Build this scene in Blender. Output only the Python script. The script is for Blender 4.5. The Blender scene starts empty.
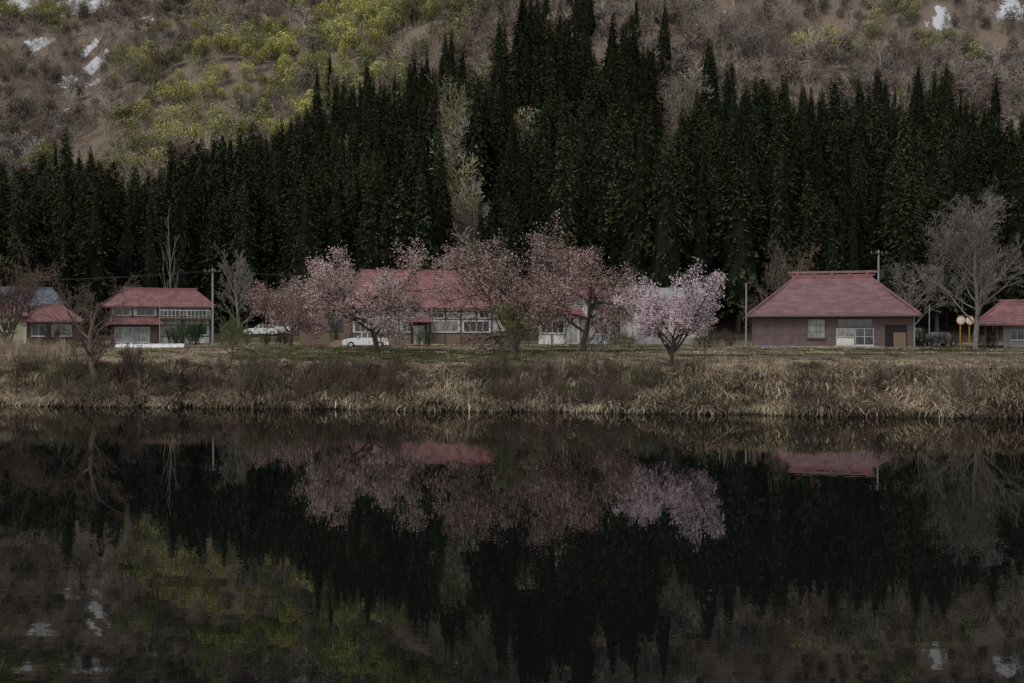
import bpy, math, random
import numpy as np
from mathutils import Vector, noise, Matrix
R=random.Random(7); NR=np.random.RandomState(7)
CZ=4.25; F=995.0; HY=330.0
sc=bpy.context.scene
def link(o,parent=None):
    sc.collection.objects.link(o)
    if parent is not None: o.parent=parent
    return o
def sm(t):
    t=max(0.0,min(1.0,t)); return t*t*(3-2*t)
def nz(x,y,s,seed=0.0): return noise.noise(Vector((x/s+seed*17.3,y/s-seed*9.1,seed*3.7)))
# ------------------------------------------------ terrain function
KU=[-400,0,150,210,300,400,500,620,700,800,1024,1500]
KV=[.13,.13,.13,.19,.30,.42,.49,.50,.40,.36,.31,.30]
def shore(x):
    xc=max(-60,min(60,x)); return 52-0.15*xc+0.9*nz(x,0,7,1)+0.35*nz(x,0,1.8,2)
def H(x,y):
    if y<6: return -1.5+4.0*sm((6-y)/8.0)
    sh=shore(x); d=y-sh
    if d<0: return max(-1.5,d*0.45)
    if d<4.6: z=2.0*(sm(d/4.6*0.5+0.18)-sm(0.18))/(sm(.68)-sm(.18)); z+=0.35*nz(x,y,1.5,3)*sm(d/2)
    else: z=2.0+0.6*sm((d-4.6)/14)+0.35*nz(x,y,1.5,3)*sm((6.6-d)/2)
    z+=0.07*nz(x,y,4,4)*sm(d/6)
    if y>75:
        z+=1.1*math.exp(-((x+29)/7)**2-((y-124)/6)**2)
    if y>128:
        z+=0.8*sm((y-128)/15)
    if y>142:
        u=512+F*x/y
        k=float(np.interp(u,KU,KV))
        t=min(y,315)-142
        z+=k*t*t/(t+12)
        z+=7*nz(x,y,38,5)*sm((y-150)/60)
        if y>315:
            z+=0.62*(y-315)+ (42*nz(x,y,150,6)+18*nz(x,y,55,7))*sm((y-315)/150)
    return z
# ------------------------------------------------ materials
def new_mat(name):
    m=bpy.data.materials.new(name); m.use_nodes=True
    nt=m.node_tree; b=nt.nodes['Principled BSDF']; return m,nt,b
def mat(name,col,rough=.8,nscale=3.0,namt=.25,spec=.2,bump=0.0,bscale=20,col2=None,metal=0,stretch=(1,1,1)):
    m,nt,b=new_mat(name); N=nt.nodes; L=nt.links
    b.inputs['Roughness'].default_value=rough; b.inputs['Specular IOR Level'].default_value=spec
    b.inputs['Metallic'].default_value=metal
    tc=N.new('ShaderNodeTexCoord'); mp=N.new('ShaderNodeMapping'); mp.inputs['Scale'].default_value=stretch
    L.new(tc.outputs['Object'],mp.inputs[0])
    n=N.new('ShaderNodeTexNoise'); n.inputs['Scale'].default_value=nscale; n.inputs['Detail'].default_value=5; n.inputs['Roughness'].default_value=.65
    L.new(mp.outputs[0],n.inputs['Vector'])
    r=N.new('ShaderNodeValToRGB'); L.new(n.outputs['Fac'],r.inputs[0])
    c2=col2 if col2 else tuple(c*(1-namt) for c in col)
    c1=tuple(c*(1+namt*.6) for c in col)
    r.color_ramp.elements[0].position=.33; r.color_ramp.elements[0].color=(*c2,1)
    r.color_ramp.elements[1].position=.67; r.color_ramp.elements[1].color=(*c1,1)
    L.new(r.outputs[0],b.inputs['Base Color'])
    if bump:
        n2=N.new('ShaderNodeTexNoise'); n2.inputs['Scale'].default_value=bscale
        L.new(tc.outputs['Object'],n2.inputs['Vector'])
        bp=N.new('ShaderNodeBump'); bp.inputs['Strength'].default_value=bump; bp.inputs['Distance'].default_value=.05
        L.new(n2.outputs['Fac'],bp.inputs['Height']); L.new(bp.outputs[0],b.inputs['Normal'])
    return m
def leafmat(name,col=None,transl=.25):
    m,nt,b=new_mat(name); N=nt.nodes; L=nt.links
    sh=N.new('ShaderNodeAttribute'); sh.attribute_name='shade'
    mx=N.new('ShaderNodeVectorMath'); mx.operation='SCALE'
    if col is None:
        a=N.new('ShaderNodeAttribute'); a.attribute_type='INSTANCER'; a.attribute_name='col'
        L.new(a.outputs['Vector'],mx.inputs[0])
    else: mx.inputs[0].default_value=col
    L.new(sh.outputs['Fac'],mx.inputs['Scale'])
    df=N.new('ShaderNodeBsdfDiffuse'); L.new(mx.outputs[0],df.inputs[0])
    N.remove(b); out=N['Material Output']
    if transl>0:
        tr=N.new('ShaderNodeBsdfTranslucent'); L.new(mx.outputs[0],tr.inputs[0])
        ms=N.new('ShaderNodeMixShader'); ms.inputs[0].default_value=transl
        L.new(df.outputs[0],ms.inputs[1]); L.new(tr.outputs[0],ms.inputs[2]); L.new(ms.outputs[0],out.inputs[0])
    else: L.new(df.outputs[0],out.inputs[0])
    return m
M={}
M['bark']=mat('bark_dark',(.07,.055,.048),.9,4,.4)
M['bark_grey']=mat('bark_grey',(.19,.165,.15),.9,4,.35)
M['bark_red']=mat('bark_redbrown',(.12,.085,.072),.9,4,.35)
M['cedar']=leafmat('cedar_needles',None,0)
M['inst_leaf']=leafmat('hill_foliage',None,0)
M['grass']=leafmat('grass_blades',None,0)
M['roofA']=mat('roof_rose_metal',(.19,.103,.11),.42,1.0,.36,.4,stretch=(1,1,2.5))
M['roofC']=mat('roof_red_metal',(.205,.095,.092),.5,.8,.45,.35,stretch=(2,1,1))
M['roofR']=mat('roof_red_trim',(.21,.078,.08),.5,2,.3,.4)
M['roofG']=mat('roof_bluegrey',(.11,.125,.155),.5,1.5,.25,.4)
M['roofW']=mat('roof_pale',(.27,.27,.285),.5,1.5,.2,.4)
M['wallA']=mat('wall_mauve',(.13,.088,.085),.85,1.3,.25,bump=.2)
M['white']=mat('wall_white_plaster',(.52,.51,.49),.85,.9,.38,stretch=(2.2,2.2,.5))
M['teal']=mat('wall_pale_teal',(.38,.48,.48),.8,1.1,.2)
M['yellow']=mat('wall_pale_yellow',(.36,.36,.22),.8,1.1,.2)
M['greyg']=mat('wall_greygreen',(.26,.31,.29),.8,1.1,.2)
M['timber']=mat('timber_brown',(.10,.066,.05),.8,5,.35,stretch=(6,6,1))
M['tan']=mat('boards_tan',(.17,.125,.09),.8,4,.4,stretch=(5,5,1))
M['dark']=mat('dark_opening',(.02,.018,.018),.8,2,.3)
M['found']=mat('concrete',(.26,.25,.235),.9,4,.3)
M['alu']=mat('frame_aluminium',(.42,.42,.42),.5,5,.1,.4)
M['frdk']=mat('frame_bronze',(.085,.07,.066),.5,5,.1,.4)
M['curtain']=mat('paper_door',(.55,.53,.48),.8,3,.15)
M['glass']=mat('window_glass',(.045,.05,.055),.08,1.5,.5,.6)
M['glassL']=mat('window_glass_curtain',(.22,.23,.22),.15,1.2,.6,.5)
M['carw']=mat('car_paint_white',(.66,.66,.67),.25,2,.05,.5)
M['cargr']=mat('car_paint_grey',(.1,.11,.13),.25,2,.1,.5)
M['tyre']=mat('tyre',(.02,.02,.02),.9,5,.2)
M['pole']=mat('pole_concrete',(.27,.26,.25),.85,3,.2)
M['wire']=mat('wire_black',(.03,.03,.03),.6,3,.1)
M['orange']=mat('paint_orange',(.6,.28,.05),.5,3,.1,.4)
M['mirror']=mat('mirror_face',(.65,.66,.68),.2,3,.1,.5)
M['vinyl']=mat('vinyl_sheet',(.55,.55,.56),.4,3,.35,.4,bump=.5,bscale=6)
M['blue']=mat('tarp_blue',(.06,.12,.25),.5,6,.25,.4)
M['red']=mat('plastic_red',(.5,.05,.05),.5,6,.2,.4)
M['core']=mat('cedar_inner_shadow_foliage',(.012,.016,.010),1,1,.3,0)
# ------------------------------------------------ mesh helpers
def mesh_obj(name,v,f,mats,parent=None,mi=None,shade=None,smooth=False,do_link=True):
    me=bpy.data.meshes.new(name); me.from_pydata(v if isinstance(v,list) else v.tolist(),[],f if isinstance(f,list) else f.tolist())
    for m in mats: me.materials.append(m)
    if mi is not None: me.polygons.foreach_set('material_index',mi)
    if shade is not None:
        a=me.attributes.new('shade','FLOAT','FACE'); a.data.foreach_set('value',list(map(float,shade)))
    if smooth: me.polygons.foreach_set('use_smooth',[True]*len(me.polygons))
    me.update(); o=bpy.data.objects.new(name,me)
    if do_link: link(o,parent)
    return o
class MB:
    def __init__(s): s.v=[];s.f=[];s.m=[]
    def add(s,vs,fs,m=0):
        b=len(s.v); s.v+= [tuple(p) for p in vs]; s.f+=[tuple(b+i for i in q) for q in fs]; s.m+=[m]*len(fs)
    def box(s,x0,x1,y0,y1,z0,z1,m=0):
        s.add([(x0,y0,z0),(x1,y0,z0),(x1,y1,z0),(x0,y1,z0),(x0,y0,z1),(x1,y0,z1),(x1,y1,z1),(x0,y1,z1)],
              [(0,3,2,1),(4,5,6,7),(0,1,5,4),(1,2,6,5),(2,3,7,6),(3,0,4,7)],m)
    def cyl(s,p0,p1,r0,r1,n=10,m=0):
        p0=Vector(p0);p1=Vector(p1);d=(p1-p0).normalized(); a=d.orthogonal().normalized(); b=d.cross(a)
        vs=[p0+(a*math.cos(t)+b*math.sin(t))*r0 for t in [2*math.pi*i/n for i in range(n)]]+[p1+(a*math.cos(t)+b*math.sin(t))*r1 for t in [2*math.pi*i/n for i in range(n)]]
        fs=[(i,(i+1)%n,n+(i+1)%n,n+i) for i in range(n)]+[tuple(range(n-1,-1,-1)),tuple(range(n,2*n))]
        s.add(vs,fs,m)
    def obj(s,name,mats,parent=None,**k): return mesh_obj(name,s.v,s.f,mats,parent,mi=s.m,**k)
def empty(name,loc,rz=0):
    o=bpy.data.objects.new(name,None); o.location=loc; o.rotation_euler=(0,0,rz); o.empty_display_size=.5; return link(o)
# ------------------------------------------------ terrain mesh
def axis(segs):
    out=[]
    for a,b,s in segs: out+=list(np.arange(a,b,s))
    return out
ys=axis([(-80,4,6),(4,44,4),(44,70,.5),(70,130,1.5),(130,320,5),(320,1100,11)])+[1100]
xp=axis([(0,45,.8),(45,90,2),(90,260,7),(260,900,20)])+[900]
xs=[-x for x in xp[:0:-1]]+xp
V=[];C=[];S=[]
def G2(u,py,cu,cy,ru,ry): return math.exp(-((u-cu)/ru)**2-((py-cy)/ry)**2)
def snow_at(x,y):
    if y<330: return 0
    u=512+F*x/y; z=H(x,y); py=HY-F*(z-CZ)/y
    s=0
    for (a,cu,cy,ru,ry) in [(1.1,95,66,7,28),(.85,68,82,10,9),(.7,40,45,16,12),(.9,85,6,26,11),(.75,300,-5,70,8),(.75,62,112,8,6),(.7,20,10,22,14),(.65,150,20,8,14),(1.05,940,16,18,10),(.8,1010,12,20,14),(.85,1000,60,9,10),(.8,700,-40,120,20),(.8,200,-50,150,20),(.75,720,12,10,10)]:
        s+=a*G2(u,py,cu,cy,ru,ry)
    return s
def fieldmix(x,y,u):
    g=.42+1.8*nz(x*.30,y*1.3,6,12)+(.35 if 250<u<650 else -.25)
    st=.26+1.5*nz(x*.4,y,7,13)+(.55 if u<230 and y<85 else 0)+(.75 if y<shore(x)+9 else 0)
    return g,st
for y in ys:
    for x in xs:
        z=H(x,y); V.append((x,y,z)); u=512+F*x/max(y,40); d=y-shore(x)
        straw=(.28,.225,.15); mud=(.12,.094,.07); green=(.085,.092,.048); litter=(.17,.132,.105)
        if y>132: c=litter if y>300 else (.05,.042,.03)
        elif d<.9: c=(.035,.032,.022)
        elif d<7: c=(.14,.11,.07)
        else:
            w=sm(.5+1.6*nz(x*.45,y,5,11)); g,st=fieldmix(x,y,u); g=sm(g); st=sm(st)
            c=tuple(mud[i]*(1-g)+green[i]*g for i in range(3)); c=tuple(c[i]*(1-st*.85)+straw[i]*st*.85 for i in range(3))
            c=tuple(q*(.75+.4*w) for q in c)
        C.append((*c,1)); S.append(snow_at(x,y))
nx=len(xs)
Fc=[(j*nx+i,j*nx+i+1,(j+1)*nx+i+1,(j+1)*nx+i) for j in range(len(ys)-1) for i in range(nx-1)]
m,nt,b=new_mat('ground_soil_grass_snow'); N=nt.nodes; L=nt.links
a=N.new('ShaderNodeAttribute'); a.attribute_name='gcol'
s_=N.new('ShaderNodeAttribute'); s_.attribute_name='snow'
geo=N.new('ShaderNodeNewGeometry')
n1=N.new('ShaderNodeTexNoise'); n1.inputs['Scale'].default_value=1.6; n1.inputs['Detail'].default_value=8; n1.inputs['Roughness'].default_value=.7
L.new(geo.outputs['Position'],n1.inputs['Vector'])
r1=N.new('ShaderNodeMapRange'); r1.inputs[1].default_value=.3; r1.inputs[2].default_value=.7; r1.inputs[3].default_value=.5; r1.inputs[4].default_value=1.45
L.new(n1.outputs['Fac'],r1.inputs[0])
vm=N.new('ShaderNodeVectorMath'); vm.operation='SCALE'; L.new(a.outputs['Color'],vm.inputs[0]); L.new(r1.outputs[0],vm.inputs['Scale'])
mp2=N.new('ShaderNodeMapping'); mp2.inputs['Scale'].default_value=(1.9,.55,.8); L.new(geo.outputs['Position'],mp2.inputs[0])
n2=N.new('ShaderNodeTexNoise'); n2.inputs['Scale'].default_value=.14; n2.inputs['Detail'].default_value=7; n2.inputs['Roughness'].default_value=.65
L.new(mp2.outputs[0],n2.inputs['Vector'])
ad=N.new('ShaderNodeMath'); ad.operation='ADD'; L.new(s_.outputs['Fac'],ad.inputs[0]); L.new(n2.outputs['Fac'],ad.inputs[1])
r2=N.new('ShaderNodeMapRange'); r2.inputs[1].default_value=.88; r2.inputs[2].default_value=.94; L.new(ad.outputs[0],r2.inputs[0])
mx=N.new('ShaderNodeMix'); mx.data_type='RGBA'; L.new(r2.outputs[0],mx.inputs[0]); L.new(vm.outputs[0],mx.inputs[6]); mx.inputs[7].default_value=(.45,.46,.49,1)
L.new(mx.outputs[2],b.inputs['Base Color']); b.inputs['Roughness'].default_value=.95; b.inputs['Specular IOR Level'].default_value=.05
bp=N.new('ShaderNodeBump'); bp.inputs['Strength'].default_value=.6; bp.inputs['Distance'].default_value=.15; L.new(n1.outputs['Fac'],bp.inputs['Height']); L.new(bp.outputs[0],b.inputs['Normal'])
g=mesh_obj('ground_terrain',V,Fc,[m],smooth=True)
ca=g.data.attributes.new('gcol','FLOAT_COLOR','POINT'); ca.data.foreach_set('color',[q for c in C for q in c])
sa=g.data.attributes.new('snow','FLOAT','POINT'); sa.data.foreach_set('value',S)
# ------------------------------------------------ water
m,nt,b=new_mat('pond_water'); N=nt.nodes; L=nt.links
b.inputs['Base Color'].default_value=(.004,.005,.0045,1); b.inputs['Roughness'].default_value=.0; b.inputs['IOR'].default_value=1.42
geo=N.new('ShaderNodeNewGeometry'); mp=N.new('ShaderNodeMapping'); mp.inputs['Scale'].default_value=(.8,2.0,1); L.new(geo.outputs['Position'],mp.inputs[0])
n1=N.new('ShaderNodeTexNoise'); n1.inputs['Scale'].default_value=1.3; n1.inputs['Detail'].default_value=2; n1.inputs['Roughness'].default_value=.45; n1.inputs['Distortion'].default_value=.3
L.new(mp.outputs[0],n1.inputs['Vector'])
bp=N.new('ShaderNodeBump'); bp.inputs['Strength'].default_value=1; bp.inputs['Distance'].default_value=.0009; L.new(n1.outputs['Fac'],bp.inputs['Height']); L.new(bp.outputs[0],b.inputs['Normal'])
mesh_obj('pond_water',[(-300,-10,0),(300,-10,0),(300,80,0),(-300,80,0)],[(0,1,2,3)],[m])
# ------------------------------------------------ scattering helper
def source(coll,name,v,f,mats,mi,shade):
    o=mesh_obj(name,v,f,mats,mi=mi,shade=shade,do_link=False); coll.objects.link(o); return o
def instancer(name,pts,rots,scl,idx,col,coll):
    me=bpy.data.meshes.new(name); me.from_pydata(pts,[],[])
    for an,ty,key,data in (('rot','FLOAT_VECTOR','vector',rots),('scl','FLOAT_VECTOR','vector',scl),('col','FLOAT_VECTOR','vector',col)):
        at=me.attributes.new(an,ty,'POINT'); at.data.foreach_set(key,[q for r in data for q in r])
    at=me.attributes.new('idx','INT','POINT'); at.data.foreach_set('value',idx)
    o=link(bpy.data.objects.new(name,me))
    ng=bpy.data.node_groups.new(name+'_scatter','GeometryNodeTree')
    ng.interface.new_socket('Geometry',in_out='INPUT',socket_type='NodeSocketGeometry'); ng.interface.new_socket('Geometry',in_out='OUTPUT',socket_type='NodeSocketGeometry')
    n=ng.nodes; gi=n.new('NodeGroupInput'); go=n.new('NodeGroupOutput'); ip=n.new('GeometryNodeInstanceOnPoints'); ci=n.new('GeometryNodeCollectionInfo')
    ci.inputs['Collection'].default_value=coll; ci.inputs['Separate Children'].default_value=True; ci.inputs['Reset Children'].default_value=True
    def na(nm,ty):
        q=n.new('GeometryNodeInputNamedAttribute'); q.data_type=ty; q.inputs['Name'].default_value=nm; return q.outputs['Attribute']
    l=ng.links; l.new(gi.outputs[0],ip.inputs['Points']); l.new(ci.outputs[0],ip.inputs['Instance']); ip.inputs['Pick Instance'].default_value=True
    l.new(na('idx','INT'),ip.inputs['Instance Index']); l.new(na('rot','FLOAT_VECTOR'),ip.inputs['Rotation']); l.new(na('scl','FLOAT_VECTOR'),ip.inputs['Scale'])
    l.new(ip.outputs[0],go.inputs[0])
    md=o.modifiers.new('scatter','NODES'); md.node_group=ng; return o
def quads(cen,size,rs,asp=1.0,flat=0.0):
    n=len(cen); a=rs.normal(size=(n,3)); a[:,2]*=(1-flat); a/=np.linalg.norm(a,axis=1)[:,None]
    b=rs.normal(size=(n,3)); b-= (b*a).sum(1)[:,None]*a; b/=np.linalg.norm(b,axis=1)[:,None]
    s=size[:,None]; a=a*s*asp; b=b*s
    v=np.stack([cen-a-b*.6,cen+a*.3-b,cen+a+b*.5,cen-a*.4+b],1).reshape(-1,3)
    f=np.arange(4*n).reshape(-1,4); return v,f
# ------------------------------------------------ cedars
cedC=bpy.data.collections.new('cedar_variants')
for k in range(9):
    rs=np.random.RandomState(100+k); h=26.0
    P=[];Sz=[];Sh=[]
    lob=rs.uniform(0,6.28,5); base=rs.uniform(.06,.2); rmax=rs.uniform(2.8,4.8); ex=rs.uniform(.45,.8); rough_=.30 if k%3==0 else .18
    nb=430
    for i in range(nb):
        t=base+(1-base)*(i/nb)**.85
        q=(t-base)/(1-base)
        clump=1+rough_*math.sin(26*q+lob[0])*(1-q*.5)
        r=rmax*(1-q)**ex*min(1,.5+q*3)*clump*rs.uniform(.62,1.15)+.08
        an=rs.uniform(0,6.283)
        r*=1+.26*math.sin(2*an+lob[1]+6*t)+.16*math.sin(3*an+lob[2]-11*t)
        cs=1+.35*math.sin(3*an+lob[3]+17*t)*math.sin(23*t+lob[4]+an)
        m_=max(3,int(8*r/rmax)+3)
        for j in range(m_):
            w=.55+.45*(j+rs.rand())/m_
            z=h*t-(.34*w*w*r)+rs.normal()*.12+ .25*w
            P.append((math.cos(an)*r*w+rs.normal()*.13,math.sin(an)*r*w+rs.normal()*.13,z))
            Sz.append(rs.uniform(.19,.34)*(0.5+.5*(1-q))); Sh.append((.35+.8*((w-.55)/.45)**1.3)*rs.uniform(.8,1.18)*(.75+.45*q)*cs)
    P=np.array(P);Sz=np.array(Sz)
    n=len(P); rad=P.copy(); rad[:,2]=0; rad/=np.linalg.norm(rad,axis=1)[:,None]+1e-6
    a=rad+rs.normal(size=(n,3))*.35; a[:,2]-=.55; a/=np.linalg.norm(a,axis=1)[:,None]
    b_=np.cross(a,np.array([0,0,1.]))+rs.normal(size=(n,3))*.35; b_/=np.linalg.norm(b_,axis=1)[:,None]
    s=Sz[:,None]
    v=np.stack([P-a*s*1.3,P-b_*s*.75,P+a*s*1.5,P+b_*s*.75],1).reshape(-1,3).tolist(); f=np.arange(4*n).reshape(-1,4).tolist()
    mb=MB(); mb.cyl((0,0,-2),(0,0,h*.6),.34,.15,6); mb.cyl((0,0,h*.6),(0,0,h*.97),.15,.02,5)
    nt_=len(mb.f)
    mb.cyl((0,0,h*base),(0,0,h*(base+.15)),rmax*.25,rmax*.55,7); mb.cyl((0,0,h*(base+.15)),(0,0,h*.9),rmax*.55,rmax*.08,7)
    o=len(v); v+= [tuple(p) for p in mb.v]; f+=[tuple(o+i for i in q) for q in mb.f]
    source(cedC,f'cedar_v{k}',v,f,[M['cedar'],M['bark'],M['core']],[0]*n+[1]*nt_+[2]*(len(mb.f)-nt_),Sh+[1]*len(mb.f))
# tree skeleton generator
def grow(rs,cfg):
    lines=[];tips=[]
    def rec(pos,d,L_,rad,lv):
        n=cfg['seg'][lv]; pts=[pos.copy()]; rr=[rad]; dd=[d.copy()]
        for i in range(n):
            d=d+rs.normal(size=3)*cfg['wig'][lv]; d[2]+=cfg['trop'][lv]; d/=np.linalg.norm(d)
            pos=pos+d*L_/n; pts.append(pos.copy()); rr.append(rad*(1-(1-cfg['taper'])*(i+1)/n)); dd.append(d.copy())
        lines.append((np.array(pts),np.array(rr),lv))
        if lv>=cfg['leaf']: 
            for i in range(1,n+1): tips.append(pts[i]); tips.append((pts[i]+pts[i-1])/2)
        if lv<len(cfg['kids']):
            K_=cfg['kids'][lv]; az=rs.uniform(0,6.28)
            for c in range(K_):
                t=cfg['t0'][lv]+(1-cfg['t0'][lv])*(c+rs.rand())/K_; x=t*n; i=min(n-1,int(x)); fr=x-i
                p=pts[i]*(1-fr)+pts[i+1]*fr; base=dd[min(n,i+1)]
                az+=2.4+rs.normal()*.4; o=np.cross(base,[.3,.2,1.]) ; o/=np.linalg.norm(o)+1e-9; o2=np.cross(base,o)
                an=cfg['ang'][lv]*rs.uniform(.7,1.25)
                nd=base*math.cos(an)+(o*math.cos(az)+o2*math.sin(az))*math.sin(an)
                rec(p,nd,L_*cfg['ratio'][lv]*rs.uniform(.65,1.2)*(1.15-.45*t),max(rr[i]*cfg['rr'],cfg['rmin']),lv+1)
    for st in range(cfg.get('stems',1)):
        d=np.array([rs.normal()*cfg.get('lean',.08),rs.normal()*cfg.get('lean',.08),1.]); d/=np.linalg.norm(d)
        rec(np.array([rs.normal()*cfg.get('spread',0),rs.normal()*cfg.get('spread',0),-.3]),d,cfg['len'],cfg['rad'],0)
    return lines,np.array(tips)
def tubes(lines,rmin):
    v=[];f=[]
    for pts,rr,lv in lines:
        ns=7 if lv==0 else (5 if lv==1 else 3); b=len(v); n=len(pts)
        rr=np.maximum(rr,rmin)
        for i in range(n):
            d=pts[min(i+1,n-1)]-pts[max(i-1,0)]; d=d/(np.linalg.norm(d)+1e-9)
            a=np.cross(d,[.31,.87,.2]); a/=np.linalg.norm(a)+1e-9; c=np.cross(d,a)
            for k in range(ns):
                t=6.2832*k/ns; q=pts[i]+(a*math.cos(t)+c*math.sin(t))*rr[i]; v.append((q[0],q[1],q[2]))
        for i in range(n-1):
            for k in range(ns):
                k2=(k+1)%ns; f.append((b+i*ns+k,b+i*ns+k2,b+(i+1)*ns+k2,b+(i+1)*ns+k))
    return v,f
CH=dict(len=2.4,rad=.24,seg=[3,5,4,3,2],wig=[.12,.16,.2,.22,.2],trop=[.05,-.01,.02,.02,0],taper=.45,leaf=3,kids=[9,7,6,5],t0=[.4,.25,.2,.15],ang=[1.15,.75,.75,.8],ratio=[1.8,.55,.5,.55],rr=.6,rmin=.012)
BR=dict(len=7,rad=.22,seg=[6,5,4,3,2],wig=[.06,.12,.15,.18,.2],trop=[.05,.10,.10,.08,.05],taper=.3,leaf=3,kids=[13,6,6,4],t0=[.22,.2,.15,.1],ang=[.75,.6,.6,.6],ratio=[.55,.5,.5,.5],rr=.5,rmin=.012)
SH=dict(len=1.6,rad=.018,seg=[5,4,3],wig=[.12,.2,.2],trop=[.02,.05,.03],taper=.3,leaf=1,kids=[6,4],t0=[.25,.2],ang=[.5,.5],ratio=[.5,.5],rr=.6,rmin=.005,stems=9,lean=.3,spread=.15)
def tree_mesh(seed,cfg,W,Ht,rmin,nleaf=0,lsize=.05,jit=.12,pc=1.5):
    rs=np.random.RandomState(seed); lines,tips=grow(rs,cfg)
    allp=np.concatenate([l[0] for l in lines if l[2]>=1]); lo=np.percentile(allp,pc,axis=0); hi=np.percentile(allp,100-pc*.5,axis=0)
    sx=W/(hi[0]-lo[0]); sy=W/(hi[1]-lo[1]); sz=Ht/hi[2]
    S_=np.array([sx,sy,sz]); cx=(lo[0]+hi[0])/2*sx; cy=(lo[1]+hi[1])/2*sy
    def tf(p):
        p=p*S_; w=np.clip(p[...,2]/(Ht*.55),0,1)[...,None]; return p-w*np.array([cx,cy,0])
    lines=[(tf(p),r,l) for p,r,l in lines]; tips=tf(tips)
    v,f=tubes(lines,rmin); n0=len(f); sh=[1.0]*n0
    if nleaf:
        c=tips[rs.randint(0,len(tips),nleaf)]+rs.normal(size=(nleaf,3))*jit
        cl=[noise.noise(Vector(p)*.9)+.5*noise.noise(Vector(p)*2.5) for p in c.tolist()]
        lv_,lf=quads(c,rs.uniform(.6,1.3,nleaf)*lsize,rs)
        b=len(v); v+=lv_.tolist(); f+=(lf+b).tolist(); sh+=[ (1+.45*q)*rs.uniform(.65,1.3) for q in cl]
    return v,f,[0]*n0+[1]*(len(f)-n0),sh
def put_tree(name,px,D,W,Ht,cfg,seed,bark,leaf=None,nleaf=0,lsize=.05,rmin=.015,jit=.12,dz=0,rz=None):
    x=(px-512)/F*D; z=H(x,D)+dz
    v,f,mi,sh=tree_mesh(seed,cfg,W,Ht,rmin,nleaf,lsize,jit)
    o=mesh_obj(name,v,f,[M[bark]]+([leaf] if leaf else []),mi=mi if leaf else None,shade=sh)
    o.location=(x,D,z); o.rotation_euler=(0,0,rz if rz is not None else 0); return o
# ---- hillside deciduous variants
decC=bpy.data.collections.new('deciduous_variants')
m_tw=M['inst_leaf']
HB=dict(BR,kids=[8,5,4],leaf=2,seg=[4,3,3,2],t0=[.25,.2,.15])
for k in range(4):
    v,f,mi,sh=tree_mesh(300+k,HB,8,11,.045,450,.13,.6)
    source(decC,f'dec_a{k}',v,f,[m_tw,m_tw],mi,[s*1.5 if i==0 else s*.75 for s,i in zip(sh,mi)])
for k in range(4):
    rs=np.random.RandomState(400+k); n=1000
    cc=rs.normal(size=(14,3)); cc/=np.linalg.norm(cc,axis=1)[:,None]; cc*=rs.uniform(.4,1.1,14)[:,None]; cc=cc*np.array([3.2,3.2,3.1])+np.array([0,0,7.2])
    idx=rs.randint(0,14,n); d=rs.normal(size=(n,3)); d/=np.linalg.norm(d,axis=1)[:,None]; rr=rs.uniform(.35,1,n)**.5*1.9
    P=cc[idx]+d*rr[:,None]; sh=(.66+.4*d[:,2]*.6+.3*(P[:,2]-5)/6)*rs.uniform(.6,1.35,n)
    v,f=quads(P,rs.uniform(.11,.25,n),rs); v=v.tolist(); f=f.tolist()
    lines,_=grow(rs,dict(HB,kids=[7,4])); tv,tf=tubes([(p*np.array([1,1,1.15]),r,l) for p,r,l in lines],.055)
    b=len(v); v+=tv; f+=[tuple(q+b for q in w) for w in tf]
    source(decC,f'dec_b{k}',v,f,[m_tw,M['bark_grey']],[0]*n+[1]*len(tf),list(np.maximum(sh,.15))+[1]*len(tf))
YBU=[-300,0,30,60,85,110,140,160,185,205,240,280,330,380,420,450,480,500,530,560,585,600,615,630,650,690,740,780,800,830,870,900,940,960,1000,1024,1400]
YBV=[150,158,155,135,145,168,178,160,142,132,125,108,88,70,56,44,52,24,14,22,6,44,36,6,44,76,88,72,80,104,98,86,60,98,108,124,122]
def gap(u,y):
    cu=466+(y-120)*.10+12*math.sin(y*.06)
    return ((u-cu)/32)**2+((y-122)/64)**2<1 or ((u-528)/14)**2+((y-95)/34)**2<1 or ((u-672)/20)**2+((y-70)/40)**2<1
pts=[];rots=[];scl=[];idx=[];col=[]
dp=[];dr=[];ds=[];di=[];dc=[]
def add_dec(x,y,z,u,py,big=1.0,isgap=False):
    g=nz(x,y,60,21)*1.3+nz(x,y,16,22)*1.0-.02
    g+=.55*G2(u,py,175,118,75,38)+.40*G2(u,py,350,40,80,45)+.3*G2(u,py,15,105,30,25)+.22*G2(u,py,270,75,55,40)+.22*G2(u,py,220,20,60,40)-(.6 if u>470 else 0)
    q=R.random()
    if g>.2 and q<.8 and not isgap:
        f_=min(1,(g-.2)*1.6); c=(.175+.16*f_,.17+.16*f_,.085+.02*f_); k=4+R.randrange(4)
    else:
        a=R.choice([(.160,.128,.105),(.14,.11,.095),(.18,.153,.13),(.14,.123,.095),(.215,.19,.17),(.145,.108,.095)])
        if g>.0 and R.random()<.5: a=(.17,.158,.095)
        c=a; k=R.randrange(4) if R.random()<(.9 if isgap else .62) else 4+R.randrange(4)
    w=R.uniform(.66,1.26)*(1.2 if not isgap else .95); c=tuple(t*w*(1+.45*nz(x,y,35,23)) for t in c)
    s=R.uniform(.6,1.25)*big
    dp.append((x,y,z-.5)); dr.append((0,0,R.uniform(0,6.28))); ds.append((s*(.85 if isgap else 1),s*(.85 if isgap else 1),s*R.uniform(.85,1.25))); di.append(k); dc.append(c)
y=146.0
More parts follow.
